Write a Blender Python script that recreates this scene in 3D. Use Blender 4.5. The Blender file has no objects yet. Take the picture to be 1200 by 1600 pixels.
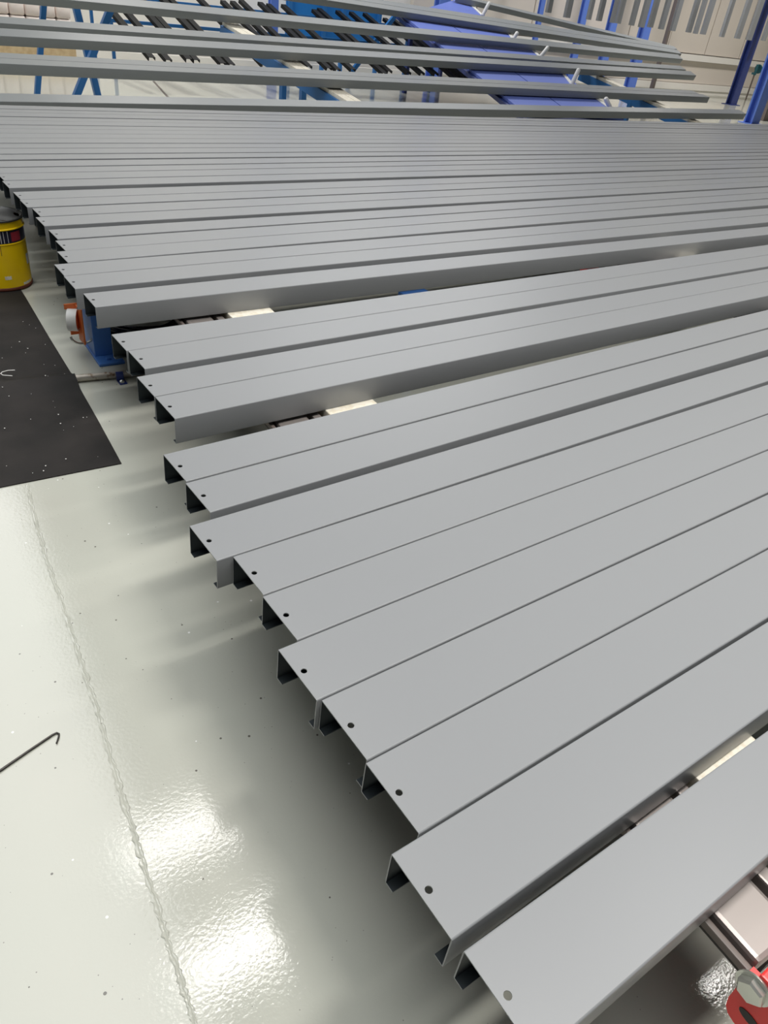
import bpy, bmesh, math, random
from mathutils import Vector, Matrix
random.seed(7)
C = bpy.context.scene.collection
S = 1.0              # metres per calibration unit (camera height above the beam tops)
KF = 1.5              # floor lies this far below the camera, in the same unit
CAMZ = KF * S       # camera height above the floor

# ------------------------------------------------------------------ camera
RM = ((0.80914075, -0.576329, 0.11461294), (-0.26221497, -0.52868424, -0.80730185), (0.52586552, 0.6231676, -0.57890206))
FPX = 1155.81
cam = bpy.data.cameras.new('camera')
cam.sensor_fit = 'AUTO'; cam.sensor_width = 36; cam.lens = FPX / 1600 * 36
cam.clip_start = 0.02; cam.clip_end = 200
co = bpy.data.objects.new('camera', cam); C.objects.link(co)
r, d, f = [Vector(v) for v in RM]
co.matrix_world = Matrix(((r.x, -d.x, -f.x, 0), (r.y, -d.y, -f.y, 0), (r.z, -d.z, -f.z, CAMZ), (0, 0, 0, 1)))
bpy.context.scene.camera = co
# ------------------------------------------------------------------ world, lamps and added fills, exposure
W = bpy.data.worlds.new('world'); bpy.context.scene.world = W; W.use_nodes = True
W.node_tree.nodes['Background'].inputs[0].default_value = (0.95, 0.98, 1.0, 1)
W.node_tree.nodes['Background'].inputs[1].default_value = 0.15
vs = bpy.context.scene.view_settings
vs.view_transform = 'Standard'; vs.look = 'None'; vs.exposure = -0.16; vs.gamma = 1; vs.use_curve_mapping = False

def area(name, loc, sx, sy, power, col=(1, 0.97, 0.93), rot=(0, 0, 0)):
    l = bpy.data.lights.new(name, 'AREA'); l.shape = 'RECTANGLE'; l.size = sx; l.size_y = sy; l.energy = power; l.color = col
    o = bpy.data.objects.new(name, l); C.objects.link(o); o.location = loc; o.rotation_euler = rot
    return o
HC = 6.0
RZ = math.radians(-4.5)
def lamp_and_fill(x, y, pw, spread=85):
    l = area('ceiling_lamp_and_fill', (x, y, HC - 0.05), 1.5, 0.42, pw, rot=(0, 0, RZ)); l.data.spread = math.radians(spread)
for (x, y, pw, sp) in ((1.7, 4.25, 26, 130), (1.7, 2.9, 26, 130), (4.7, 0.45, 48, 130), (1.6, 0.1, 44, 80), (4.0, -0.6, 50, 80), (6.6, 0.1, 50, 80), (9.2, 0.8, 46, 80),
                       (4.8, 2.9, 20, 85), (7.9, 2.9, 22, 85), (11.0, 2.9, 20, 85), (4.8, 5.3, 12, 85), (7.9, 5.3, 16, 85), (11.0, 5.3, 16, 85), (4.8, 11.8, 130, 130), (16.0, 10.6, 200, 130), (21.0, 10.0, 170, 130)):  # a few mirror in the floor; the rest are unseen, added for brightness
    lamp_and_fill(x, y, pw, sp)
area('roof_light', (9.8, 11.8, HC - 0.05), 7.0, 1.6, 280, (0.98, 0.99, 1.0))
area('roof_light', (-0.15, 5.1, HC - 0.05), 2.6, 13.6, 440, (0.97, 0.99, 1.0), (0, 0, RZ))
# ------------------------------------------------------------------ materials
def mat(name, col, rough=0.5, metal=0.0, spec=0.5, noise=None, bump=None, coat=0.0):
    m = bpy.data.materials.new(name); m.use_nodes = True
    nt = m.node_tree; b = nt.nodes['Principled BSDF']
    b.inputs['Base Color'].default_value = (*col, 1); b.inputs['Roughness'].default_value = rough
    b.inputs['Metallic'].default_value = metal; b.inputs['Specular IOR Level'].default_value = spec
    b.inputs['Coat Weight'].default_value = coat
    tc = nt.nodes.new('ShaderNodeTexCoord')
    if noise:
        sc, col2, lo, hi = noise
        n = nt.nodes.new('ShaderNodeTexNoise'); n.inputs['Scale'].default_value = sc; n.inputs['Detail'].default_value = 5
        rp = nt.nodes.new('ShaderNodeMapRange'); rp.inputs[1].default_value = lo; rp.inputs[2].default_value = hi
        mx = nt.nodes.new('ShaderNodeMix'); mx.data_type = 'RGBA'
        mx.inputs[6].default_value = (*col, 1); mx.inputs[7].default_value = (*col2, 1)
        nt.links.new(tc.outputs['Object'], n.inputs['Vector']); nt.links.new(n.outputs[0], rp.inputs[0])
        nt.links.new(rp.outputs[0], mx.inputs[0]); nt.links.new(mx.outputs[2], b.inputs['Base Color'])
    if bump:
        sc, st, dist = bump
        n = nt.nodes.new('ShaderNodeTexNoise'); n.inputs['Scale'].default_value = sc; n.inputs['Detail'].default_value = 3
        bp = nt.nodes.new('ShaderNodeBump'); bp.inputs['Strength'].default_value = st; bp.inputs['Distance'].default_value = dist
        nt.links.new(tc.outputs['Object'], n.inputs['Vector']); nt.links.new(n.outputs[0], bp.inputs['Height'])
        nt.links.new(bp.outputs[0], b.inputs['Normal'])
    return m

def floor_material():
    m = mat('floor_paint', (0.60, 0.62, 0.53), 0.055, 0, 0.5)
    nt = m.node_tree; b = nt.nodes['Principled BSDF']; L = nt.links
    tc = nt.nodes.new('ShaderNodeTexCoord')
    # broad worn patches
    n1 = nt.nodes.new('ShaderNodeTexNoise'); n1.inputs['Scale'].default_value = 1.3; n1.inputs['Detail'].default_value = 4
    L.new(tc.outputs['Object'], n1.inputs['Vector'])
    mx = nt.nodes.new('ShaderNodeMix'); mx.data_type = 'RGBA'
    mx.inputs[6].default_value = (0.52, 0.545, 0.475, 1); mx.inputs[7].default_value = (0.555, 0.54, 0.475, 1)
    L.new(n1.outputs[0], mx.inputs[0])
    last = mx.outputs[2]
    # specks: dark grit and pale flecks
    for sc, col, lim in ((17, (0.16, 0.15, 0.13, 1), 0.045), (12, (0.9, 0.9, 0.88, 1), 0.032), (38, (0.28, 0.27, 0.24, 1), 0.042)):
        v = nt.nodes.new('ShaderNodeTexVoronoi'); v.inputs['Scale'].default_value = sc
        L.new(tc.outputs['Object'], v.inputs['Vector'])
        nn = nt.nodes.new('ShaderNodeTexNoise'); nn.inputs['Scale'].default_value = 2.2
        L.new(tc.outputs['Object'], nn.inputs['Vector'])
        ml = nt.nodes.new('ShaderNodeMath'); ml.operation = 'MULTIPLY'; ml.inputs[1].default_value = lim * 2
        L.new(nn.outputs[0], ml.inputs[0])
        lt = nt.nodes.new('ShaderNodeMath'); lt.operation = 'LESS_THAN'
        L.new(v.outputs['Distance'], lt.inputs[0]); L.new(ml.outputs[0], lt.inputs[1])
        m2 = nt.nodes.new('ShaderNodeMix'); m2.data_type = 'RGBA'
        L.new(lt.outputs[0], m2.inputs[0]); L.new(last, m2.inputs[6]); m2.inputs[7].default_value = col
        last = m2.outputs[2]
    L.new(last, b.inputs['Base Color'])
    nb = nt.nodes.new('ShaderNodeTexNoise'); nb.inputs['Scale'].default_value = 120; nb.inputs['Detail'].default_value = 4
    L.new(tc.outputs['Object'], nb.inputs['Vector'])
    bp = nt.nodes.new('ShaderNodeBump'); bp.inputs['Strength'].default_value = 0.2; bp.inputs['Distance'].default_value = 0.0013
    L.new(nb.outputs[0], bp.inputs['Height']); L.new(bp.outputs[0], b.inputs['Normal'])
    return m

M = {
 'paint': mat('grey_steel_paint', (0.264, 0.272, 0.280), 0.36, 0, 0.5),
 'inner_shade': mat('dark_inner_shade', (0.026, 0.034, 0.038), 0.5, 0, 0.4),  # near-black stand-in for the shade inside the channels
 'paint_far': mat('grey_rack_beam_paint', (0.24, 0.255, 0.258), 0.38, 0, 0.5),
 'floor': floor_material(),
 'mat': mat('black_rubber', (0.017, 0.0155, 0.0145), 0.65, 0, 0.2, (5, (0.030, 0.026, 0.024), 0.35, 0.7), (120, 0.15, 0.002)),
 'yellow': mat('yellow_tin', (0.98, 0.66, 0.004), 0.35, 0, 0.4, (9, (0.93, 0.60, 0.006), 0.5, 0.75)),
 'navy': mat('navy_print', (0.012, 0.012, 0.03), 0.35),
 'rust': mat('rust', (0.16, 0.04, 0.02), 0.7),
 'lid': mat('grey_lid', (0.05, 0.05, 0.048), 0.45, 0.2),
 'white': mat('white_plastic', (0.85, 0.84, 0.80), 0.45),
 'cream': mat('cream_pad', (0.90, 0.85, 0.73), 0.6, 0, 0.4, (60, (0.80, 0.73, 0.58), 0.45, 0.6)),
 'orange': mat('orange_plastic', (0.80, 0.20, 0.05), 0.45),
 'blue': mat('blue_enamel', (0.07, 0.21, 0.60), 0.38),
 'blue2': mat('bright_blue_enamel', (0.03, 0.17, 0.46), 0.4),
 'azure': mat('azure_board', (0.02, 0.20, 0.58), 0.45),
 'peri': mat('periwinkle_enamel', (0.15, 0.21, 0.60), 0.5, 0, 0.25),
 'column': mat('periwinkle_column_paint', (0.12, 0.22, 0.66), 0.4),
 'navyblue': mat('dark_blue_column_paint', (0.025, 0.045, 0.20), 0.4),
 'steel': mat('bare_steel', (0.50, 0.46, 0.44), 0.35, 0.7),
 'rail': mat('rail_cover', (0.33, 0.295, 0.275), 0.4, 0.35),
 'dark': mat('dark_channel', (0.03, 0.025, 0.022), 0.6),
 'black': mat('black_profile', (0.004, 0.0045, 0.005), 0.6, 0, 0.22),
 'blackcable': mat('black_cable', (0.012, 0.012, 0.013), 0.25),
 'red': mat('red_enamel', (0.86, 0.035, 0.03), 0.35),
 'zinc': mat('zinc', (0.62, 0.63, 0.58), 0.28, 0.85),
 'pipe': mat('worn_pipe', (0.50, 0.46, 0.40), 0.4, 0.5, 0.5, (30, (0.20, 0.12, 0.06), 0.5, 0.62)),
 'wall': mat('pale_cladding', (0.70, 0.635, 0.56), 0.55, 0, 0.4, (0.7, (0.66, 0.60, 0.53), 0.35, 0.7)),
 'wallw': mat('white_wall_paint', (0.84, 0.81, 0.75), 0.5),
 'brown': mat('brown_paint', (0.16, 0.13, 0.115), 0.5),
 'sack': mat('paper_sack', (0.80, 0.68, 0.62), 0.6, 0, 0.3, (3, (0.86, 0.80, 0.74), 0.4, 0.6)),
 'timber': mat('pine', (0.70, 0.54, 0.32), 0.6, 0, 0.3, (14, (0.60, 0.43, 0.24), 0.4, 0.65)),
 'teal': mat('teal_paint', (0.02, 0.12, 0.15), 0.4),
 'wire': mat('black_wire', (0.06, 0.055, 0.05), 0.4, 0.6),
 'ceil': mat('ceiling_sheet', (0.20, 0.205, 0.21), 0.7),
}
# ------------------------------------------------------------------ helpers
def P(x, y, z):
    return Vector((x * S, y * S, z * S + CAMZ))
def ray(u, v):
    a = Vector(((u - 600) / FPX, (v - 800) / FPX, 1.0))
    return Vector(RM[0]) * a.x + Vector(RM[1]) * a.y + Vector(RM[2]) * a.z
def at_y(u, v, y):
    q = ray(u, v); q *= y / q.y; return P(*q)
def at_z(u, v, z):
    q = ray(u, v); q *= z / q.z; return P(*q)
def on_slope(u, v, a, z0, y0):
    q = ray(u, v); q /= -q.z
    return P(*(q * ((-z0 + a * y0) / (1 + a * q.y))))
def obj(name, bm, m, parent=None, smooth=None):
    me = bpy.data.meshes.new(name)
    bmesh.ops.recalc_face_normals(bm, faces=bm.faces)
    bm.to_mesh(me); bm.free()
    for mm in (m if isinstance(m, (list, tuple)) else [m]): me.materials.append(mm)
    if smooth is not None:
        for p in me.polygons: p.use_smooth = True
        try: me.set_sharp_from_angle(angle=math.radians(smooth))
        except Exception: pass
    o = bpy.data.objects.new(name, me); C.objects.link(o)
    if parent: o.parent = parent
    return o
def tag(o, label=None, cat=None, group=None, kind=None):
    if label: o['label'] = label
    if cat: o['category'] = cat
    if group: o['group'] = group
    if kind: o['kind'] = kind
    return o
def thing(name, label, cat, loc=(0, 0, 0), rot=(0, 0, 0), group=None):
    o = bpy.data.objects.new(name, None); C.objects.link(o); o.location = loc; o.rotation_euler = rot
    return tag(o, label, cat, group)
def box(bm, x0, x1, y0, y1, z0, z1, mtx=None, bev=0.0):
    r_ = bmesh.ops.create_cube(bm, size=1)
    vs_ = r_['verts']
    for v in vs_:
        v.co = Vector((x0 + (v.co.x + .5) * (x1 - x0), y0 + (v.co.y + .5) * (y1 - y0), z0 + (v.co.z + .5) * (z1 - z0)))
    if bev:
        es = list({e for v in vs_ for e in v.link_edges})
        rr = bmesh.ops.bevel(bm, geom=es, offset=bev, segments=2, affect='EDGES', profile=0.6)
        vs_ = list({v for fc in rr['faces'] for v in fc.verts} | {v for v in vs_ if v.is_valid})
    if mtx is not None:
        for v in vs_: v.co = mtx @ v.co
    return vs_
def bx(*a, mtx=None, bev=0.0):
    bm = bmesh.new(); box(bm, *a, mtx=mtx, bev=bev); return bm
def tube(bm, pts, rad, n=10, closed=False, cap=True):
    pts = [Vector(p) for p in pts]; rings = []
    k = len(pts); up = Vector((0, 0, 1)); prev = None
    for i, p in enumerate(pts):
        if closed: t = (pts[(i + 1) % k] - pts[i - 1])
        else: t = pts[min(i + 1, k - 1)] - pts[max(i - 1, 0)]
        t.normalize()
        if prev is None:
            s = t.cross(up)
            if s.length < 1e-3: s = t.cross(Vector((1, 0, 0)))
        else:
            s = prev - t * prev.dot(t)
        s.normalize(); prev = s; w_ = t.cross(s)
        rr = rad[i] if isinstance(rad, (list, tuple)) else rad
        rings.append([bm.verts.new(p + (s * math.cos(2 * math.pi * j / n) + w_ * math.sin(2 * math.pi * j / n)) * rr) for j in range(n)])
    m_ = k if closed else k - 1
    for i in range(m_):
        a, b = rings[i], rings[(i + 1) % k]
        for j in range(n): bm.faces.new((a[j], a[(j + 1) % n], b[(j + 1) % n], b[j]))
    if cap and not closed:
        bm.faces.new(rings[0][::-1]); bm.faces.new(rings[-1])
def bar(bm, a, b, w, h, up=Vector((0, 0, 1))):
    """square bar between two points"""
    a = Vector(a); b = Vector(b); t = (b - a).normalized()
    s = t.cross(up)
    if s.length < 1e-3: s = t.cross(Vector((0, 1, 0)))
    s.normalize(); n_ = s.cross(t).normalized()
    q = []
    for p in (a, b):
        q.append([bm.verts.new(p + s * (i * w / 2) + n_ * (j * h / 2)) for i, j in ((-1, -1), (1, -1), (1, 1), (-1, 1))])
    for i in range(4): bm.faces.new((q[0][i], q[0][(i + 1) % 4], q[1][(i + 1) % 4], q[1][i]))
    bm.faces.new(q[0][::-1]); bm.faces.new(q[1])
def lathe(bm, prof, n=40, mtx=None, mi=None):
    rings = []
    for k_, (r_, z_) in enumerate(prof):
        rings.append([bm.verts.new((r_ * math.cos(2 * math.pi * j / n), r_ * math.sin(2 * math.pi * j / n), z_)) for j in range(n)])
    for i in range(len(prof) - 1):
        for j in range(n):
            fc = bm.faces.new((rings[i][j], rings[i][(j + 1) % n], rings[i + 1][(j + 1) % n], rings[i + 1][j]))
            if mi: fc.material_index = mi[i]
    if prof[0][0] > 1e-5: bm.faces.new(rings[0][::-1])
    if prof[-1][0] > 1e-5: bm.faces.new(rings[-1])
    if mtx is not None:
        for rg in rings:
            for v in rg: v.co = mtx @ v.co

# ------------------------------------------------------------------ setting
def struct(name, bm, m, kind='structure'):
    o = obj(name, bm, m); o['kind'] = kind; return o
YW = 13.9 * S
bm = bmesh.new()
vv = [bm.verts.new(p) for p in ((-7, -4.5, 0), (26, -4.5, 0), (26, YW + .3, 0), (-7, YW + .3, 0))]
bm.faces.new(vv)
fl = struct('floor', bm, M['floor'])
struct('ceiling', bx(-7, 26, -4.5, YW + .3, HC, HC + .15), M['ceil'])
wb = struct('wall_back', bx(-7, 26, YW, YW + .2, 0, HC), M['wallw'])
struct('wall_right', bx(25.8, 26, -4.5, YW, 0, HC), M['wall'])

# wandering seam bead along the floor joint
seam_px = [(43, 757), (55, 812), (75, 880), (100, 950), (125, 1030), (150, 1105), (172, 1180), (190, 1240), (212, 1310), (240, 1400), (262, 1470), (285, 1540), (305, 1600)]
sp = [at_z(u, v, -KF) for u, v in seam_px]
sp.append(sp[-1] + (sp[-1] - sp[-2]) * 3)
bm = bmesh.new(); rows = []
for i in range(len(sp) - 1):
    for k in range(14):
        p = sp[i].lerp(sp[i + 1], k / 14)
        j = random.uniform(-.0016, .0016); w_ = .0042 * random.uniform(.6, 1.35)
        g = random.uniform(0.2, 1.0)
        prof = ((-w_ * 1.6, 0.0002), (-w_, .0022 * g), (-w_ * .3, .0012), (0, -0.0002 + .0008 * g), (w_ * .4, .0015), (w_, .0026 * g), (w_ * 1.5, 0.0002))
        rows.append([bm.verts.new(p + Vector((j + a, 0, b + .0003))) for a, b in prof])
for a, b in zip(rows, rows[1:]):
    for j in range(6): bm.faces.new((a[j], a[j + 1], b[j + 1], b[j]))
struct('trim_1', bm, M['floor'])
# far floor joint seen between the rack beams
bm = bmesh.new(); bar(bm, at_z(240, 127, -KF), at_z(268, 158, -KF), .03, .004)
struct('trim_2', bm, M['brown'])

# back wall: cladding band, ledges and joints
def wall_x(u, v): return at_y(u, v, 13.9)
zl2 = wall_x(1030, 133).z; zl1 = wall_x(1065, 88).z
xl = wall_x(640, 10).x
o = struct('trim_3', bx(xl, 25.7, YW - .06, YW - .002, 0.02, zl2 - .06), M['wall'])
struct('baseboard_back', bx(-6.9, 25.7, YW - .14, YW - .062, 0.0, .10), M['wallw'])
struct('trim_4', bx(xl, 25.7, YW - .17, YW - .07, zl2 - .05, zl2 + .09), M['wallw'])
struct('trim_5', bx(xl, 25.7, YW - .06, YW - .002, zl2 + .1, zl1 - .08), M['wall'])
struct('trim_6', bx(xl, 25.7, YW - .16, YW - .07, zl1 - .07, zl1 + .07), M['wallw'])
x = xl; k = 0
while x < 25:
    o = struct('wall_panel', bx(x + .012, min(x + 1.63, 25.7), YW - .10, YW - .004, zl1 + .09, 4.6, bev=.012), M['wall']); 
    o.parent = wb; del o['kind']
    x += 1.65

# ------------------------------------------------------------------ lipped channel beams
def channel(w, d, lip, L, t=.0022, rr=.003, hole=True, rh=.0058, xh=.0145):
    """lipped channel: x 0..L along, y 0..w (0 = near flange), z 0 at the web's outer face, flanges down to -d"""
    bm = bmesh.new()
    def corner(cx, cz, a0, a1, r_):
        return [(cx + r_ * math.cos(math.radians(a0 + (a1 - a0) * i / 3)), cz + r_ * math.sin(math.radians(a0 + (a1 - a0) * i / 3))) for i in range(4)]
    out = [(lip, -d)] + [(rr - rr * .7, -d), (0, -d + rr)] + corner(rr, -rr, 180, 90, rr)
    topstart = len(out) - 1
    out += corner(w - rr, -rr, 90, 0, rr) + [(w, -d + rr), (w - .3 * rr, -d), (w - lip, -d)]
    inn = [(w - lip, -d + t), (w - t, -d + t), (w - t, -t), (t, -t), (t, -d + t), (lip, -d + t)]
    loop = out + inn; n = len(loop)
    A = [bm.verts.new((0, y, z)) for y, z in loop]; B = [bm.verts.new((L, y, z)) for y, z in loop]
    intop = len(out) + 2
    for i in range(n):
        j = (i + 1) % n
        if i in (topstart, intop): continue
        fc = bm.faces.new((A[i], A[j], B[j], B[i]))
        fc.material_index = 1 if (i >= len(out) - 1 or i == 0 or i == len(out) - 2) else 0   # inside faces take the colour with shade put into it
    # end caps as strips of quads between outer and inner loops
    # outer loop 0..no-1 runs near lip -> web -> far lip; inner loop runs back
    no = len(out); pair = [5, 5, 4] + [3] * 4 + [2] * 4 + [1, 0, 0]
    for V in (A, B):
        for i in range(no - 1):
            a_, b_, c_, e_ = V[i], V[i + 1], V[no + pair[i + 1]], V[no + pair[i]]
            fc = [a_, b_, c_] if c_ is e_ else [a_, b_, c_, e_]
            bm.faces.new(fc if V is B else fc[::-1])
    # webs with the end hole
    rings = []
    for (y0, y1, z) in ((rr, w - rr, 0), (t, w - t, -t)):
        cy = w / 2; b_ = (y1 - y0) / 2
        inner = []; per = []
        for i in range(20):
            th = 2 * math.pi * i / 20 + math.pi / 4
            c_, s_ = math.cos(th), math.sin(th); mx_ = max(abs(c_), abs(s_))
            inner.append(bm.verts.new((xh + rh * c_, cy + rh * s_, z)))
            per.append(bm.verts.new((xh + xh * c_ / mx_, (y0 + y1) / 2 + b_ * s_ / mx_, z)))
        for i in range(20):
            j = (i + 1) % 20
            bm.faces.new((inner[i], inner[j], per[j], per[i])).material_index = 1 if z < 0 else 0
        q = [bm.verts.new(p) for p in ((2 * xh, y0, z), (L, y0, z), (L, y1, z), (2 * xh, y1, z))]
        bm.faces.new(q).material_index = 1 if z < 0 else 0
        rings.append(inner)
    for i in range(20):
        j = (i + 1) % 20
        bm.faces.new((rings[0][i], rings[0][j], rings[1][j], rings[1][i]))
    bmesh.ops.triangulate(bm, faces=[fc for fc in bm.faces if len(fc.verts) > 4])
    return bm

ORD = 'first second third fourth fifth sixth seventh eighth ninth tenth eleventh twelfth thirteenth fourteenth fifteenth sixteenth seventeenth eighteenth nineteenth twentieth'.split()
TENS = {20: 'twenty', 30: 'thirty', 40: 'forty'}
def ordinal(k):
    if k <= 20: return ORD[k - 1]
    t_ = k // 10 * 10
    return ({30: 'thirtieth', 40: 'fortieth'}[k] if k % 10 == 0 else TENS[t_] + '-' + ORD[k % 10 - 1])

# near->far: (left end x, near y at left, far y at left, x right, near y right, far y right) in units of S
B = [
 (.4346, .0975, .2364, 1.03, .0840, .2250),
 (.4330, .2544, .3926, 1.30, .2476, .3860),
 (.4870, .3951, .5361, 1.55, .3916, .5318),
 (.4922, .5376, .6760, 1.78, .5330, .6738),
 (.4850, .6780, .8125, 2.02, .6757, .8133),
 (.5268, .8183, .9508, 2.26, .8156, .9550),
 (.5302, .9545, 1.0885, 2.49, .9577, 1.0910),
 (.4950, 1.0916, 1.2219, 2.75, 1.1060, 1.2460),
 (.5540, 1.2537, 1.3795, 3.05, 1.2871, 1.4240),
 (.5563, 1.3893, 1.5183, 3.30, 1.4330, 1.5710),
 (.6480, 1.6737, 1.8093, 3.72, 1.6910, 1.8256),
 (.6465, 1.8128, 1.9431, 3.95, 1.8290, 1.9621),
 (.6850, 1.9846, 2.1182, 4.22, 1.9880, 2.1270),
 (.6805, 2.1195, 2.2527, 4.45, 2.1290, 2.2606),
 (.7063, 2.4862, 2.6220, 4.93, 2.4120, 2.5450),
 (.6968, 2.6709, 2.8050, 5.27, 2.6130, 2.7500),
 (.7015, 2.8110, 2.9380, 5.50, 2.7540, 2.8847),
 (.7552, 2.9478, 3.0760, 5.83, 2.9409, 3.0840),
 (.7877, 3.0858, 3.2177, 6.09, 3.1014, 3.2340),
 (.8015, 3.2369, 3.3640, 6.32, 3.2399, 3.3700),
 (.8010, 3.4208, 3.5540, 6.50, 3.4063, 3.5400),
 (.8234, 3.5640, 3.6931, 6.94, 3.5430, 3.6744),
 (.8081, 3.7120, 3.8370, 7.08, 3.6942, 3.8200),
 (.8133, 3.8430, 3.9720, 7.30, 3.8290, 3.9680),
 (.8142, 4.0500, 4.1800, 7.60, 3.9950, 4.1310),
 (.8260, 4.1950, 4.3300, 7.72, 4.1440, 4.2750)]
for k, y in enumerate((4.335, 4.468, 4.63, 4.765, 4.905, 5.04, 5.175, 5.31, 5.443, 5.575, 5.705, 5.85, 5.985, 6.118)):
    ww = (.113, .129, .115, .129, .116, .130, .129, .129, .113, .129, .114, .129, .112, .130)[k]
    B.append((.835 + .05 * (y - 4.3) + random.uniform(-.015, .015), y, y + ww, 8.0, y - .03 + .002 * k, y - .03 + ww + .002 * k))
extra = {1: 'nearest beam at the front edge of the table, steel channel painted grey',
 2: 'grey channel beam across the narrow gap from the nearest one, second on the table',
 8: 'grey channel beam eighth from the front, its end sticking out past its seventh neighbour',
 10: 'tenth grey channel beam from the front, facing a wide gap on its far side',
 11: 'eleventh grey channel beam from the front, tall dark flange over the first wide gap',
 14: 'fourteenth grey channel beam from the front, beside the cable coil gap',
 15: 'fifteenth grey channel beam from the front, its end right above the blue post',
 16: 'sixteenth grey channel beam from the front, just behind the one above the blue post',
 40: 'last grey channel beam at the far edge of the table, before the sloping rack'}
prev = None; beams = []
for i, (xl_, n0, f0, xr_, n1, f1) in enumerate(B):
    k = i + 1
    w = max(.111, min(.1405, ((f0 - n0) + (f1 - n1)) / 2))
    c0, c1 = (n0 + f0) / 2, (n1 + f1) / 2
    if i >= 14: c0 = n0 + w / 2; c1 = c0 + ((n1 + f1) - (n0 + f0)) / 2
    slope = (c1 - c0) / (xr_ - xl_)
    near0 = c0 - w / 2
    Lx = 11.4 + .08 * near0 - xl_
    if prev:                                    # never through its neighbour
        pn, ps, pw, px_ = prev
        for xx in (max(xl_, px_), 11.0):
            mine = near0 + slope * (xx - xl_); his = pn + ps * (xx - px_) + pw + .0022
            if mine < his:
                if xx < 2: near0 += his - mine
                else: slope += (his - mine) / (xx - xl_)
    prev = (near0, slope, w, xl_)
    o = obj('channel_beam', channel(w * S, .0775 * S, .019, Lx * S), [M['paint'], M['inner_shade']], smooth=40)
    o.location = P(xl_, near0, -1.0); o.rotation_euler = (0, 0, math.atan(slope))
    tag(o, extra.get(k, f'grey painted steel channel beam, {ordinal(k)} from the front edge of the table'), 'beam', 'grey channel beams laid side by side on the table')
    beams.append(o)

# ------------------------------------------------------------------ support rails under the table
def table_rail(x0, y0, y1, az, label, front=True):
    """runs away from the viewer; local x across, y along"""
    ztop = P(0, 0, -1.0775).z
    t = thing('support_rail', label, 'rail', Vector((x0 * S, y0 * S, 0)), (0, 0, -az), 'support rails under the table of beams')
    L = (y1 - y0) * S
    obj('channel_base', bx(.110, .375, 0, L, ztop - .15, ztop - .08), M['dark'], t)
    obj('edge_strip', bx(0, .011, 0, L, ztop - .030, ztop - .014, bev=.003), M['brown'], t)
    obj('strip_web', bx(.003, .030, .002, L - .002, ztop - .038, ztop - .031), M['dark'], t)
    obj('cover_plate', bx(.023, .124, 0, L, ztop - .060, ztop - .012, bev=.008), M['rail'], t)
    obj('cover_plate', bx(.142, .169, 0, L, ztop - .078, ztop - .014, bev=.004), M['rail'], t)
    obj('pad_strip', bx(.185, .363, 0, L, ztop - .075, ztop - .0004, bev=.003), M['cream'], t)
    for yy in (.75, 4.6, 5.9):
        obj('leg', bx(.22, .30, yy, yy + .08, 0.012, ztop - .151), M['blue'], t)
        obj('foot_plate', bx(.19, .33, yy - .03, yy + .11, 0.0, .012), M['blue'], t)
    return t
AZ = math.radians(4.4)
table_rail(.812, .01, 6.35, AZ, 'cream padded support rail nearest the beam ends, beside the blue post')
table_rail(3.58, .03, 6.4, AZ, 'cream padded support rail mostly hidden under the middle of the beams')
table_rail(8.6, .6, 6.4, AZ, 'cream padded support rail hidden under the far end of the beams')

# blue post under the first rail
pq = at_z(149.3, 561.3, -KF)
t = thing('blue_post', 'short square blue steel post on a foot plate beside the black mat', 'post', (pq.x, pq.y, 0), (0, 0, math.radians(-3)))
ztop = P(0, 0, -1.0775).z
obj('post_tube', bx(0, .078, 0, .15, .012, ztop - .004, bev=.003), M['blue'], t)
obj('foot_plate', bx(-.006, .105, -.085, .17, 0, .013, bev=.004), M['blue'], t)
obj('bolt_head', bx(.035, .055, -.055, -.035, .012, .024, bev=.003), M['blue'], t)
bm = bmesh.new(); lathe(bm, [(.012, 0), (.012, .018), (.007, .02), (.007, .034), (0.0001, .036)], 12, Matrix.Translation((.125, -.03, 0)))
obj('anchor_bolt', bm, M['zinc'], t)

# orange and white reel on the post
t = thing('cord_reel', 'orange and white cord reel fixed to the side of the blue post', 'reel', at_y(122, 499, (pq.y + .07) / S))
mx = Matrix.Rotation(math.radians(90), 4, 'Y') @ Matrix.Rotation(math.radians(0), 4, 'Z')
bm = bmesh.new(); tube(bm, [(.052 * math.cos(a * math.pi / 16), -.025 + 0.0, .052 * math.sin(a * math.pi / 16)) for a in range(32)], .006, 8, True)
lathe(bm, [(.046, -.022), (.056, -.022), (.056, .022), (.046, .022), (.046, -.022)], 36, Matrix.Translation((0, 0, 0)) @ Matrix.Rotation(math.radians(78), 4, 'Y') @ Matrix.Rotation(0, 4, 'Z'))
bm.free(); bm = bmesh.new()
RX = Matrix.Translation((-.02, 0, .0)) @ Matrix.Rotation(math.radians(62), 4, 'Z') @ Matrix.Rotation(math.radians(90), 4, 'X')
lathe(bm, [(.040, -.020), (.047, -.020), (.047, .020), (.040, .020), (.040, -.020)], 36, RX)
obj('white_ring', bm, M['white'], t, 40)
bm = bmesh.new(); lathe(bm, [(.039, -.016), (.039, .018), (.0001, .018), (.0001, .004), (.037, .004), (.037, -.016), (.039, -.016)], 30, RX)
obj('drum', bm, M['orange'], t, 40)
px_ = pq.x - t.location.x
obj('side_plate', bx(px_ - .034, px_ - .026, -.05, .02, -.10, .06, bev=.002), M['orange'], t)
obj('upper_tab', bx(-.045, px_ - .023, .02, .027, .042, .064), M['orange'], t)
obj('lower_tab', bx(-.032, px_ - .023, .02, .027, -.075, -.050), M['orange'], t)
bm = bmesh.new(); tube(bm, [(-.0 + .05 * math.cos(a), -.04, -.055 + .04 * math.sin(a)) for a in [math.pi * (1 + i / 10) for i in range(11)]], .005, 8)
obj('steel_loop', bm, M['zinc'], t, 60)

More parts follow.
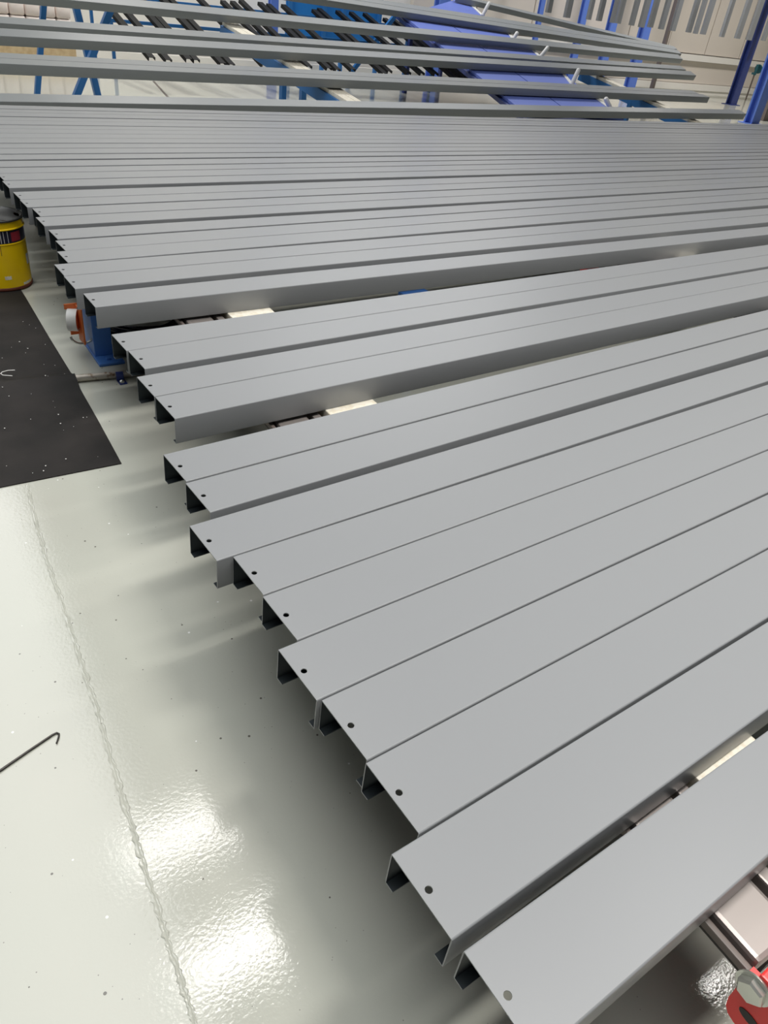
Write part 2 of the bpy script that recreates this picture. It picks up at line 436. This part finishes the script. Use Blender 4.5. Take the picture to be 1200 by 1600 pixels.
# black cable coil on the floor behind the post
cq = at_z(224, 512, -KF)
t = thing('cable_coil', 'coil of shiny black cable lying on the floor behind the blue post', 'cable', (cq.x, cq.y, 0.0098))
for k in range(9):
    bm = bmesh.new(); R_ = .17 - .013 * (k % 3); z0 = .0165 * (k // 3) * 1.3
    ph = random.uniform(0, 6.28)
    tube(bm, [((R_ + .005 * math.sin(3 * a + ph)) * math.cos(a) * 1.2, R_ * math.sin(a), z0 + .006 * (1 + math.sin(2 * a + ph)) * (k > 2)) for a in [2 * math.pi * i / 40 for i in range(40)]], .009, 8, True)
    obj('cable_turn', bm, M['blackcable'], t, 60)
# small pieces seen through the gap behind the fourteenth beam
q = at_z(650, 457, -1.16)
o = obj('blue_stop_block', bx(-.075, .075, -.06, .06, -.0, .10, bev=.003), M['blue']); o.location = (q.x, q.y - .02, q.z - .10)
tag(o, 'dark blue block showing through the gap behind the fourteenth beam', 'block')
o2 = obj('block_post', bx(-.03, .03, -.03, .03, -(q.z - .10) + .0, 0), M['blue'], o)
q = at_z(924, 419, -1.13)
o = obj('red_clamp', bx(-.045, .045, -.04, .04, 0, .06, bev=.006), M['red']); o.location = (q.x, q.y, q.z - .055)
tag(o, 'small red clamp just visible through the gap above the fourteenth beam', 'clamp')
obj('clamp_post', bx(-.02, .02, -.02, .02, -(q.z - .055), 0), M['dark'], o)
obj('clamp_jaw', bx(.047, .14, -.03, .03, .005, .045, bev=.004), M['black'], o)

# red end bracket with hex bolt at the rail's front end: an upright plate facing the beam ends
q = P(.80, .011, -1.07)
t = thing('end_bracket', 'red steel end bracket with large hex bolt at the front of the rail', 'bracket', q)
outl = [(0, -.004), (-.002, -.085), (-.006, -.104), (-.014, -.115), (-.026, -.120), (-.19, -.120), (-.21, -.10), (-.21, -.004)]
bm = bmesh.new(); f_ = [bm.verts.new((0, y_, z_)) for y_, z_ in outl]; b_ = [bm.verts.new((.012, y_, z_)) for y_, z_ in outl]
bm.faces.new(f_); bm.faces.new(b_[::-1])
for i in range(len(outl)): bm.faces.new((f_[i], f_[(i + 1) % len(outl)], b_[(i + 1) % len(outl)], b_[i]))
obj('bracket_plate', bm, M['red'], t)
obj('top_flange', bx(.0, .16, -.21, -.012, -.0035, .010, bev=.003), M['red'], t)
TX = Matrix.Translation((0, -.016, -.022)) @ Matrix.Rotation(math.radians(-90), 4, 'Y') @ Matrix.Rotation(.3, 4, 'Z')
bm = bmesh.new(); lathe(bm, [(.021, 0), (.021, .012), (.018, .0155), (.0001, .016)], 6, TX)
obj('hex_bolt', bm, M['zinc'], t)
bm = bmesh.new(); lathe(bm, [(.026, 0), (.026, .003), (.0001, .003)], 24, TX)
obj('washer', bm, M['zinc'], t, 40)
bm = bmesh.new()
lathe(bm, [(.0085, 0), (.0085, .0012), (.0001, .0012)], 20, Matrix.Translation((0, -.036, -.083)) @ Matrix.Rotation(.15, 4, 'X') @ Matrix.Diagonal((1, 2.0, 1, 1)) @ Matrix.Rotation(math.radians(-90), 4, 'Y'))
obj('slot', bm, M['dark'], t)

# ------------------------------------------------------------------ floor things on the left
# rubber mat with the ridge over the pipe
fr = [(190, 725), (153, 657), (115, 590), (77, 528), (40, 465), (22, 437)]
edge = [at_z(u, v, -KF) for u, v in fr]
bm = bmesh.new(); rows = []
NX = 18
rg0 = at_z(0, 610, -KF); rg1 = at_z(118, 597, -KF)
def ridge(x_, y_): return math.exp(-((y_ - rg0.y - (x_ - rg0.x) * (rg1.y - rg0.y) / (rg1.x - rg0.x)) / .042) ** 2)
for i in range(len(edge) - 1):
    for k in range(10 if i < len(edge) - 2 else 11):
        p = edge[i].lerp(edge[i + 1], k / 10)
        row = []
        for j in range(NX + 1):
            x_ = p.x - j * .075
            y_ = p.y + j * .075 * .055
            z_ = .004 + .034 * ridge(x_, y_)
            row.append(bm.verts.new((x_, y_, z_)))
        rows.append(row)
for a, b in zip(rows, rows[1:]):
    for j in range(NX): bm.faces.new((a[j], a[j + 1], b[j + 1], b[j]))
geo = bmesh.ops.extrude_face_region(bm, geom=list(bm.faces))
for v in [g for g in geo['geom'] if isinstance(g, bmesh.types.BMVert)]: v.co.z = max(v.co.z - .0035, .0004)
o = mat_o = obj('rubber_mat', bm, M['mat'], None, 60)
tag(o, 'black rubber floor mat with a ridge over the pipe, dusty and specked white', 'mat')
# pale crumbs on the mat
bm = bmesh.new()
for k in range(46):
    u = random.uniform(2, 180); v = random.uniform(480, 750)
    if v > 762 - .19 * u - 6 or u > 40 + (v - 465) * .565: continue
    q = at_z(u, v, -KF); s_ = random.uniform(.0008, .0022)
    z_ = .0045 + .034 * ridge(q.x, q.y)
    box(bm, q.x - s_, q.x + s_, q.y - s_, q.y + s_, z_ + .001, z_ + .001 + s_)
tag(obj('paint_crumbs', bm, M['white'], mat_o), 'tiny white paint crumbs scattered over the black rubber', kind='stuff')
# white wire hook on the mat
bm = bmesh.new()
pz = [(25, 586), (14, 586.5), (5, 589), (2.5, 591.5), (6, 594), (14, 594.5), (21, 595)]
tube(bm, [at_z(u, v, -KF) + Vector((0, 0, .022)) for u, v in pz], .002, 8)
o = obj('wire_clip', bm, M['white'], None, 60); tag(o, 'bent white wire clip lying on the black mat', 'wire')
# steel rod with hook
bm = bmesh.new()
pr = [at_z(-60, 1247, -KF), at_z(0, 1206, -KF), at_z(45, 1175, -KF), at_z(82, 1150, -KF), at_z(89, 1146.5, -KF), at_z(92.5, 1148, -KF), at_z(92, 1153, -KF), at_z(88.5, 1163, -KF)]
tube(bm, [p + Vector((0, 0, .0035)) for p in pr], [.0030, .0030, .0028, .0026, .0022, .0022, .0021, .0018], 10)
o = obj('hooked_rod', bm, M['wire'], None, 60); tag(o, 'thin steel rod with a hooked tip lying on the pale floor', 'rod')
# pipe on the floor
t = thing('floor_pipe', 'worn metal pipe strapped to the floor between the mat and the blue post', 'pipe', (0, 0, 0))
a = at_z(-50, 622, -KF); b = at_z(118, 597, -KF); c = at_z(215, 588, -KF); e = c + (c - b) * 3
bm = bmesh.new(); tube(bm, [b + Vector((-.02, .001, .0160)), b + Vector((0, 0, .0165)), c + Vector((0, 0, .0175)), e + Vector((0, 0, .0175))], .0155, 16)
obj('pipe_run', bm, M['pipe'], t, 50)
q = at_z(182, 594, -KF)
bm = bmesh.new(); tube(bm, [(q.x, q.y, .0175), (q.x + .028, q.y - .006, .0175)], .0195, 16); box(bm, q.x - .002, q.x + .03, q.y - .05, q.y - .01, 0, .004)
obj('pipe_strap', bm, M['navyblue'], t, 50)
bm = bmesh.new(); lathe(bm, [(.010, 0), (.010, .008), (.0001, .012)], 12, Matrix.Translation((q.x + .012, q.y - .036, .004)))
obj('strap_bolt', bm, M['zinc'], t)

# yellow pail
PR = .145; PH = .345
t = thing('paint_pail', 'yellow metal paint pail with dented grey lid and dark label band', 'pail', (.735, 4.19, .005))
n = 56
bm = bmesh.new()
prof = [(PR - .004, 0), (PR, .004), (PR, .012), (PR - .003, .016), (PR - .003, PH * .66), (PR - .0005, PH * .665), (PR - .003, PH * .68), (PR - .003, PH * .86), (PR + .003, PH * .865), (PR + .003, PH * .875), (PR - .002, PH * .885), (PR - .002, PH * .97)]
mi = [1, 1, 1, 0, 0, 0, 2, 0, 0, 0, 0]
lathe(bm, prof, n, None, mi)
obj('pail_body', bm, [M['yellow'], M['rust'], M['navy']], t, 35)
# lid: crimped ring and dented disc
bm = bmesh.new()
lathe(bm, [(PR - .004, PH * .97), (PR + .004, PH * .975), (PR + .004, PH * .995), (PR - .004, PH), (PR - .012, PH * .985), (PR - .02, PH * .978), (.07, PH * .984), (.0001, PH * .978)], n)
for v in bm.verts:
    if v.co.xy.length < PR - .01: v.co.z += .006 * math.sin(v.co.x * 40) * math.cos(v.co.y * 30)
obj('pail_lid', bm, M['lid'], t, 35)
def patch(a0, a1, z0, z1, r_, m_, name, wob=0):
    bm = bmesh.new(); k_ = 8
    lo = []; hi = []
    for i in range(k_ + 1):
        a_ = a0 + (a1 - a0) * i / k_
        lo.append(bm.verts.new((r_ * math.cos(a_), r_ * math.sin(a_), z0 + wob * math.sin(i * 2.1))))
        hi.append(bm.verts.new((r_ * math.cos(a_), r_ * math.sin(a_), z1 + wob * math.cos(i * 1.7))))
    for i in range(k_): bm.faces.new((lo[i], lo[i + 1], hi[i + 1], hi[i]))
    return obj(name, bm, m_, t, 60)
va = math.atan2(-4.19, -.735)     # towards the camera
patch(va + .55, va + .95, PH * .70, PH * .83, PR - .0022, mat('red_print', (.35, .03, .05), .4), 'red_mark')
for k, a_ in enumerate((.02, .18, .28, .42)):
    patch(va + a_, va + a_ + .018, PH * (.69 if k else .66), PH * .85, PR - .0021, M['white'], 'paint_drip')
patch(va + .12, va + .135, PH * .52, PH * .68, PR - .0022, M['dark'], 'dark_drip')
patch(va - .28, va - .12, PH * .72, PH * .80, PR - .0022, M['white'], 'pale_mark', .003)
patch(va + 1.12, va + 1.34, PH * .32, PH * .47, PR - .0022, M['white'], 'paper_label')
patch(va + .10, va + .32, PH * .17, PH * .22, PR - .0024, M['cream'], 'scuff', .0012)
patch(va + .75, va + 1.2, PH * .055, PH * .09, PR - .0024, M['cream'], 'scuff', .001)

# ------------------------------------------------------------------ sloping rack beyond the table
SA, SZ, SY = .18, -1.0, 7.07
def rack_beam(a, b, tilt, label, up=0.0, ext=9.0):
    A = on_slope(*a, SA, SZ, SY); Bq = on_slope(*b, SA, SZ, SY)
    dx = (Bq - A).normalized()
    # carry the line on to the left, out of the frame
    A = A - dx * (min((A.x - .95 * S) / dx.x, ext)) if A.x > .95 * S else A
    L = (Bq - A).length
    w, dd = .145 * S, .083 * S
    o = obj('rack_beam', channel(w, dd, .022, L, .0026, .004), [M['paint_far'], M['inner_shade']], None, 40)
    yv = Vector((0, math.cos(math.radians(tilt)), math.sin(math.radians(tilt)))); yv = (yv - dx * yv.dot(dx)).normalized()
    zv = dx.cross(yv)
    A = A + yv * up * w
    o.matrix_world = Matrix(((dx.x, yv.x, zv.x, A.x), (dx.y, yv.y, zv.y, A.y), (dx.z, yv.z, zv.z, A.z), (0, 0, 0, 1)))
    tag(o, label, 'beam', 'grey beams on the sloping rack')
rack_beam((0, 158.5), (1166, 178), 14, 'lowest grey beam on the sloping rack, just behind the table')
rack_beam((0, 99), (1109, 152), 9, 'front beam of the second rung on the sloping rack')
rack_beam((0, 99), (1104, 151.7), 9, 'rear beam of the second rung on the sloping rack, touching the front one', 1.03)
rack_beam((0, 56), (1088, 118), 19, 'front beam of the third rung on the sloping rack')
rack_beam((0, 36), (1072, 109), 17, 'rear beam of the third rung on the sloping rack, half hidden by the front one')
rack_beam((180, 7), (1067, 92.5), 24, 'single grey beam of the fourth rung on the sloping rack')
rack_beam((540, 4.5), (1065, 84), 20, 'front beam of the fifth rung on the sloping rack', 0, 1.2)
rack_beam((540, 4.5), (1062, 83.5), 20, 'rear beam of the fifth rung on the sloping rack', 1.04, 1.2)
rack_beam((770, 8), (1058, 77), 15, 'uppermost grey beam on the sloping rack, turned askew', 0, .7)

# padded arms of the rack
def arm(l0, l1, z_off, label, wfrac, legs):
    """l0/l1: pixel of the arm's centre line at its near and far end on the arm plane"""
    A = on_slope(*l0, SA, SZ + z_off, SY); Bq = on_slope(*l1, SA, SZ + z_off, SY)
    dy = (Bq - A).normalized(); A = A - dy * .35; Bq = Bq + dy * .4
    L = (Bq - A).length
    sx = dy.cross(Vector((0, 0, 1))).normalized(); nz = sx.cross(dy)
    t = thing('padded_arm', label, 'arm')
    t.matrix_world = Matrix(((sx.x, dy.x, nz.x, A.x), (sx.y, dy.y, nz.y, A.y), (sx.z, dy.z, nz.z, A.z), (0, 0, 0, 1)))
    w = wfrac * S
    obj('arm_channel', bx(-w * .62, w * .5, 0, L, -.16, -.04, bev=.003), M['blue2'], t)
    obj('pad_strip', bx(-w * .48, w * .06, .01, L, -.04, 0, bev=.004), M['cream'], t)
    obj('pad_strip', bx(w * .10, w * .5, .01, L, -.04, 0, bev=.004), M['cream'], t)
    for s_ in legs:
        p = A + dy * (L * s_)
        inv = t.matrix_world.inverted()
        bm = bmesh.new(); bar(bm, inv @ Vector((p.x - w * .45 * sx.x, p.y, p.z - .10)), inv @ Vector((p.x - w * .45 * sx.x, p.y, 0.0)), .06, .06, up=Vector((0, 1, 0)))
        obj('leg', bm, M['blue2'], t)
    return t
arm((560, 162), (386, 52), -.108, 'blue rack arm with twin cream pads, left of the periwinkle panels', .2, (.12, .55))
arm((1094, 192), (945, 122), -.108, 'blue rack arm with cream pad beside the far blue columns', .16, (.15, .6))

# periwinkle panels with white pegs
PA, PZ, PY = SA, SZ - .100, SY
def onp(u, v): return on_slope(u, v, PA, PZ, PY)
cor = [onp(826, 181), onp(975, 186), onp(720, -3), onp(625, 20)]
nearL, nearR, farR, farL = cor
t = thing('panel_rack', 'sloping row of periwinkle blue steel panels with white pegs along one edge', 'rack')
mid0 = onp(893, 178); mid1 = onp(668, 12)
nrm = (nearR - nearL).cross(farL - nearL).normalized()
def slab(name, a, b, c, d_, th, m_):
    bm = bmesh.new(); v0 = [bm.verts.new(p) for p in (a, b, c, d_)]; v1 = [bm.verts.new(p - nrm * th) for p in (a, b, c, d_)]
    bm.faces.new(v0); bm.faces.new(v1[::-1])
    for i in range(4): bm.faces.new((v0[i], v0[(i + 1) % 4], v1[(i + 1) % 4], v1[i]))
    return obj(name, bm, m_, t)
g0 = (nearR - nearL).normalized() * .012
slab('panel', nearL, mid0 - g0, mid1 - g0, farL, .03, M['peri'])
slab('panel', mid0 + g0, nearR, farR, mid1 + g0, .03, M['peri'])
slab('backing_plate', nearL - nrm * .032 - g0 * 5, nearR - nrm * .032, farR - nrm * .032, farL - nrm * .032 - g0 * 5, .05, M['navyblue'])
for p in (nearL.lerp(nearR, .1).lerp(farL, .08), nearL.lerp(nearR, .8).lerp(farR, .08), farL.lerp(farR, .2), farL.lerp(farR, .8)):
    obj('leg', bx(p.x - .03, p.x + .03, p.y - .03, p.y + .03, 0, p.z - .10), M['navyblue'], t)
pegs = [((933, 155), (955, 170), (946, 153), 7.36), ((878, 113), (895, 127), (905, 107), 8.28), ((831, 77), (845, 86), (857, 73), 9.45), ((794, 51), (803, 57), (809, 50), 10.3), ((735, 7), (755, 20), (765, 3), 11.6)]
for a_, b_, c_, y_ in pegs:
    q1 = at_y(*b_, y_); tip = at_y(*c_, y_); q0 = onp(*a_)
    base = q1 - nrm * (q1 - nearR).dot(nrm)
    bm = bmesh.new(); bar(bm, q0 + nrm * .005, base + nrm * .005, .055, .008, up=nrm)
    pg = obj('peg_foot', bm, M['white'], t)
    bm = bmesh.new()
    tube(bm, [base, base.lerp(tip, .5), base.lerp(tip, .92), tip], [.03, .03, .03, .018], 12)
    obj('peg', bm, M['white'], pg, 50)

# black bars lying on a sloping stand
BE = math.radians(16); BY, BZ = 10.5, -1.10
def bar_foot(u, v):
    q = on_slope(u, v, math.tan(BE), BZ, BY); return q
barpx = [(187, 29), (210, 30), (243, 32), (254, 33), (292, 37), (305, 38), (345, 30), (388, 40), (410, 47), (427, 48), (457, 51), (469, 52), (493, 53), (537, 56), (549, 57), (577, 59), (600, 62), (621, 63), (646, 65), (661, 67), (673, 68)]
dirb = Vector((0, math.cos(BE), math.sin(BE)))
xs = []
for k, (u, v) in enumerate(barpx):
    q = bar_foot(u, v); q0 = P(0, BY, BZ)
    s_ = (q.y - q0.y) / dirb.y + random.uniform(-.05, .1)
    Lb = min(s_ + random.uniform(1.9, 2.3), (12.65 * S - q0.y) / dirb.y)
    st = q - dirb * s_
    bm = bmesh.new()
    w_ = .085
    box(bm, -w_ / 2, w_ / 2, 0, Lb, -.004, 0); box(bm, -w_ / 2, -w_ / 2 + .004, 0, Lb, -.05, -.004); box(bm, w_ / 2 - .004, w_ / 2, 0, Lb, -.035, -.004)
    o = obj('black_bar', bm, M['black']); o.location = st; o.rotation_euler = (BE, 0, 0)
    tag(o, f'black metal bar on the sloping stand, {ordinal(k + 1)} from the left', 'bar', 'black bars on the sloping stand')
    xs.append(st.x)
for yy, nm in ((BY + 1.2, 'front'), (BY + 2.0, 'rear')):
    zz = P(0, 0, BZ).z + math.tan(BE) * (yy - BY) * S - .05 / math.cos(BE) - .026
    t = thing('bar_trestle', f'{nm} blue trestle whose cross tube carries the row of black bars', 'trestle', (min(xs) - .1, yy * S, 0))
    Lx_ = max(xs) - min(xs) + .25
    obj('cross_tube', bx(0, Lx_, -.02, .02, zz - .02, zz + .02), M['blue2'], t)
    for xx in (.03, Lx_ - .03): obj('leg', bx(xx - .02, xx + .02, -.018, .018, 0, zz - .021), M['blue2'], t)
# azure board behind the bars
q0 = at_y(447, 62, 13.05); q1 = at_y(592, 70, 13.05)
t = thing('blue_board', 'bright blue upright board standing behind the black bars', 'board', (q0.x, q0.y, 0))
W_ = q1.x - q0.x
obj('board_sheet', bx(0, W_, .02, .05, q0.z, q0.z + 1.3, bev=.003), M['azure'], t)
for xx in (0.02, W_ * .36, W_ * .56, W_ - .08):
    obj('board_post', bx(xx, xx + .06, -.04, .018, 0, q0.z + 1.3), M['blue2'], t)
bm = bmesh.new(); bar(bm, at_y(617, 25, 12.3), at_y(545, 118, 12.3), .07, .05, up=Vector((0, 1, 0)))
q = at_y(545, 118, 12.3); bar(bm, q, Vector((q.x - .02, q.y, 0)), .07, .05, up=Vector((0, 1, 0)))
o = obj('diagonal_brace', bm, M['blue2']); tag(o, 'blue diagonal brace standing between the black bars and the panels', 'brace')

# blue trestle on the left
t = thing('blue_trestle', 'blue steel trestle with crossed legs behind the rack beams', 'trestle')
def tbar(a, b, w, name, y=12.2, down=False):
    p0 = at_y(*a, y); p1 = at_y(*b, y)
    if down: p1 = p1 + (p1 - p0) * (p1.z / (p0.z - p1.z))
    bm = bmesh.new(); bar(bm, p0, p1, w, w, up=Vector((0, 1, 0))); return obj(name, bm, M['blue2'], t)
tbar((71, -30), (57.5, 155), .055, 'post', 9.95, True)
tbar((176, 5), (117, 155), .07, 'cross_leg', 9.95, True)
tbar((117, 5), (154, 155), .07, 'cross_leg', 10.1, True)
tbar((62, -26), (200, -14), .055, 'top_rail', 10.02)
# another thin post between rack rungs
bm = bmesh.new(); p0 = at_y(473, 150, 9.4); bar(bm, Vector((p0.x, p0.y, p0.z + .1)), Vector((p0.x, p0.y, 0)), .07, .07)
o = obj('thin_post', bm, M['blue2']); tag(o, 'thin blue post on the pale floor beside the twin padded arm', 'post')

# sacks on a pallet by the back wall
q = at_y(0, 84, 12.9)
zb = 0.0
x0 = at_y(-28, 60, 12.9).x; x1 = at_y(116, 60, 12.9).x
t = thing('timber_pallet', 'pale timber pallet under the stacked sacks by the back wall', 'pallet', (x0, 12.9 * S, 0))
zt = at_y(60, 70, 12.9).z; zbm = .0
for k in range(6): obj('deck_board', bx(.01 + k * (x1 - x0) / 6, (k + 1) * (x1 - x0) / 6 - .005, 0, .75, zt - .022, zt, bev=.003), M['timber'], t)
for k in range(3): obj('bearer', bx(k * (x1 - x0 - .1) / 2, k * (x1 - x0 - .1) / 2 + .1, .005, .745, 0, zt - .022), M['timber'], t)
obj('front_board', bx(0, x1 - x0, -.02, .004, zt - .14, zt - .024), M['timber'], t)
ztop_ = at_y(60, 5, 12.9).z
hs = (ztop_ - zt) / 3; ws = (x1 - x0) / 6
ROWS = ('bottom', 'middle', 'top')
for L_ in range(3):
    for k in range(6):
        bm = bmesh.new(); box(bm, -ws / 2 * .98, ws / 2 * .98, 0, .42, 0.0, hs, bev=.035)
        bmesh.ops.subdivide_edges(bm, edges=[e_ for e_ in bm.edges if e_.calc_length() > .15], cuts=2)
        for v in bm.verts: v.co.y -= .02 * math.cos(v.co.x / ws * 3) * math.cos((v.co.z / hs - .5) * 3)
        o = obj('paper_sack', bm, M['sack'], None, 60); o.location = (x0 + ws * (k + .5), 12.9 * S + .03, zt + L_ * hs + .001)
        tag(o, f'pinkish white sack on the pallet, {ORD[k]} from the left in the {ROWS[L_]} layer', 'sack', 'sacks stacked on the pallet')

# ------------------------------------------------------------------ columns and hung profiles at the back
def column(top, bot, y, wpx, m_, label, name='steel_column', hgt=4.8):
    b_ = at_y(*bot, y); x_ = b_.x
    dist = ray(*bot); dist *= y / dist.y
    w_ = wpx / FPX * (dist.dot(Vector(RM[2]))) * S
    t = thing(name, label, 'column', (x_, y * S, 0), group='steel columns along the back')
    obj('flange', bx(-w_ / 2, w_ / 2, -w_ * .35, -w_ * .22, 0.012, hgt), m_, t)
    obj('flange', bx(-w_ / 2, w_ / 2, w_ * .22, w_ * .35, 0.012, hgt), m_, t)
    obj('web', bx(-w_ * .12, w_ * .12, -w_ * .22, w_ * .22, 0.012, hgt), m_, t)
    obj('base_plate', bx(-w_ * .8, w_ * .8, -w_ * .6, w_ * .6, 0, .012), m_, t)
column((1200, 75), (1176, 185), 9.4, 21, M['column'], 'nearest blue column, brightest, at the end of the table')
column((1180, 42), (1143, 160), 12.0, 15, M['navyblue'], 'dark navy column between the bright blue column and the rack ends')
column((1012, 0), (1002, 66), 12.9, 16, M['column'], 'blue column rising behind the tips of the rack beams')
column((967, 0), (953, 50), 13.0, 14, M['column'], 'blue column second to the left of the rack beam tips')
column((915, 0), (908, 38), 13.1, 11, M['column'], 'blue column third to the left of the rack beam tips')
column((850, 0), (845, 16), 13.2, 8, M['column'], 'thin blue column farthest left of the hanging profiles')
column((677, 50), (677, 112), 13.2, 20, M['column'], 'blue column behind the black bars, beside the panels')
column((420, 10), (425, 100), 13.2, 13, M['column'], 'pale blue column standing behind the middle black bars')
q = at_y(1193, 165, 9.9)
o = obj('brown_cabinet', bx(-.11, .22, -.15, .2, 0, 1.46, bev=.006), M['brown']); o.location = (q.x + .05, q.y, 0)
tag(o, 'brown metal cabinet close behind the bright blue column', 'cabinet')
obj('cabinet_door', bx(-.09, .20, -.158, -.151, .06, 1.40, bev=.002), M['brown'], o)
q = at_y(1015, 65, 12.8)
o = obj('brown_pole', bx(-.04, .04, -.04, .04, 0, 2.1), M['brown']); o.location = (q.x + .16, q.y - .3, 0); tag(o, 'thin brown pole beside the blue column at the rack tips', 'pole')
# teal valve standpipe
q = at_y(1160, 170, 13.0)
t = thing('valve_standpipe', 'dark teal valve on a thin pipe by the wall ledge', 'valve', (q.x, q.y, 0))
zt_ = at_y(1175, 115, 13.0).z
bm = bmesh.new(); tube(bm, [(0, 0, 0), (0, 0, zt_)], .02, 10); obj('pipe', bm, M['brown'], t, 50)
bm = bmesh.new(); tube(bm, [(0, 0, zt_ - .03), (.0, 0, zt_ + .22)], .035, 10); obj('valve_body', bm, M['teal'], t, 50)
obj('lever', bx(-.13, .05, -.02, .02, zt_ - .02, zt_ + .03, bev=.006), M['teal'], t)
bm = bmesh.new(); lathe(bm, [(.0001, -.02), (.11, -.015), (.11, .015), (.0001, .02)], 18, Matrix.Translation((.10, 0, zt_ + .12)) @ Matrix.Rotation(math.radians(75), 4, 'Y')); obj('hand_wheel', bm, M['teal'], t, 40)

# hanging profiles on an overhead rail
HY = 11.5
hung = [(858, 20, 9), (887, 28, 13), (921, 31, 8), (937, 33, 9), (958, 36, 8), (967, 37, 9), (988, 40, 9), (1003, 43, 11), (1017, 43, 10), (1034, 46, 9), (1052, 48.5, 10), (1077, 51, 10), (1088, 53, 9), (1099.5, 54, 10), (1129, 58, 11), (1153, 60.5, 11), (1171, 63, 12), (1194, 64, 10)]
zr = P(0, HY, 1.35).z
first = None
xa = []
for k, (u, v, wp) in enumerate(hung):
    yy = HY + (k % 3) * .12
    q = at_y(u, v, yy); dist = ray(u, v); dist *= yy / dist.y
    w_ = wp / FPX * dist.dot(Vector(RM[2])) * S * .93
    t = thing('hanging_profile', f'grey painted profile hanging from the overhead rail, {ordinal(k + 1)} from the left', 'profile', (q.x, q.y, q.z), (0, 0, random.uniform(-.12, .12)), 'grey profiles hanging from the overhead rail')
    Lh = zr - q.z - .18
    bm = bmesh.new(); box(bm, -w_ / 2, w_ / 2, -.003, 0, 0, Lh); box(bm, -w_ / 2, -w_ / 2 + .004, 0, .06, 0, Lh); box(bm, w_ / 2 - .004, w_ / 2, 0, .06, 0, Lh)
    obj('profile_sheet', bm, M['paint'], t)
    bm = bmesh.new(); tube(bm, [(0, .0, Lh - .03), (0, .01, Lh + .06), (0, (HY + .12) * S - q.y, Lh + .18)], .005, 6); obj('wire_hook', bm, M['zinc'], t)
    xa.append(q.x)
t = thing('overhead_rail', 'overhead conveyor rail that carries the hanging grey profiles', 'rail', (0, (HY + .12) * S, 0))
obj('rail_beam', bx(min(xa) - 3, max(xa) + 3, -.04, .04, zr - .0, zr + .09), M['column'], t)
for xx in (min(xa) - 2.8, max(xa) + 2.8): obj('drop_rod', bx(xx - .02, xx + .02, -.02, .02, zr + .09, HC), M['column'], t)
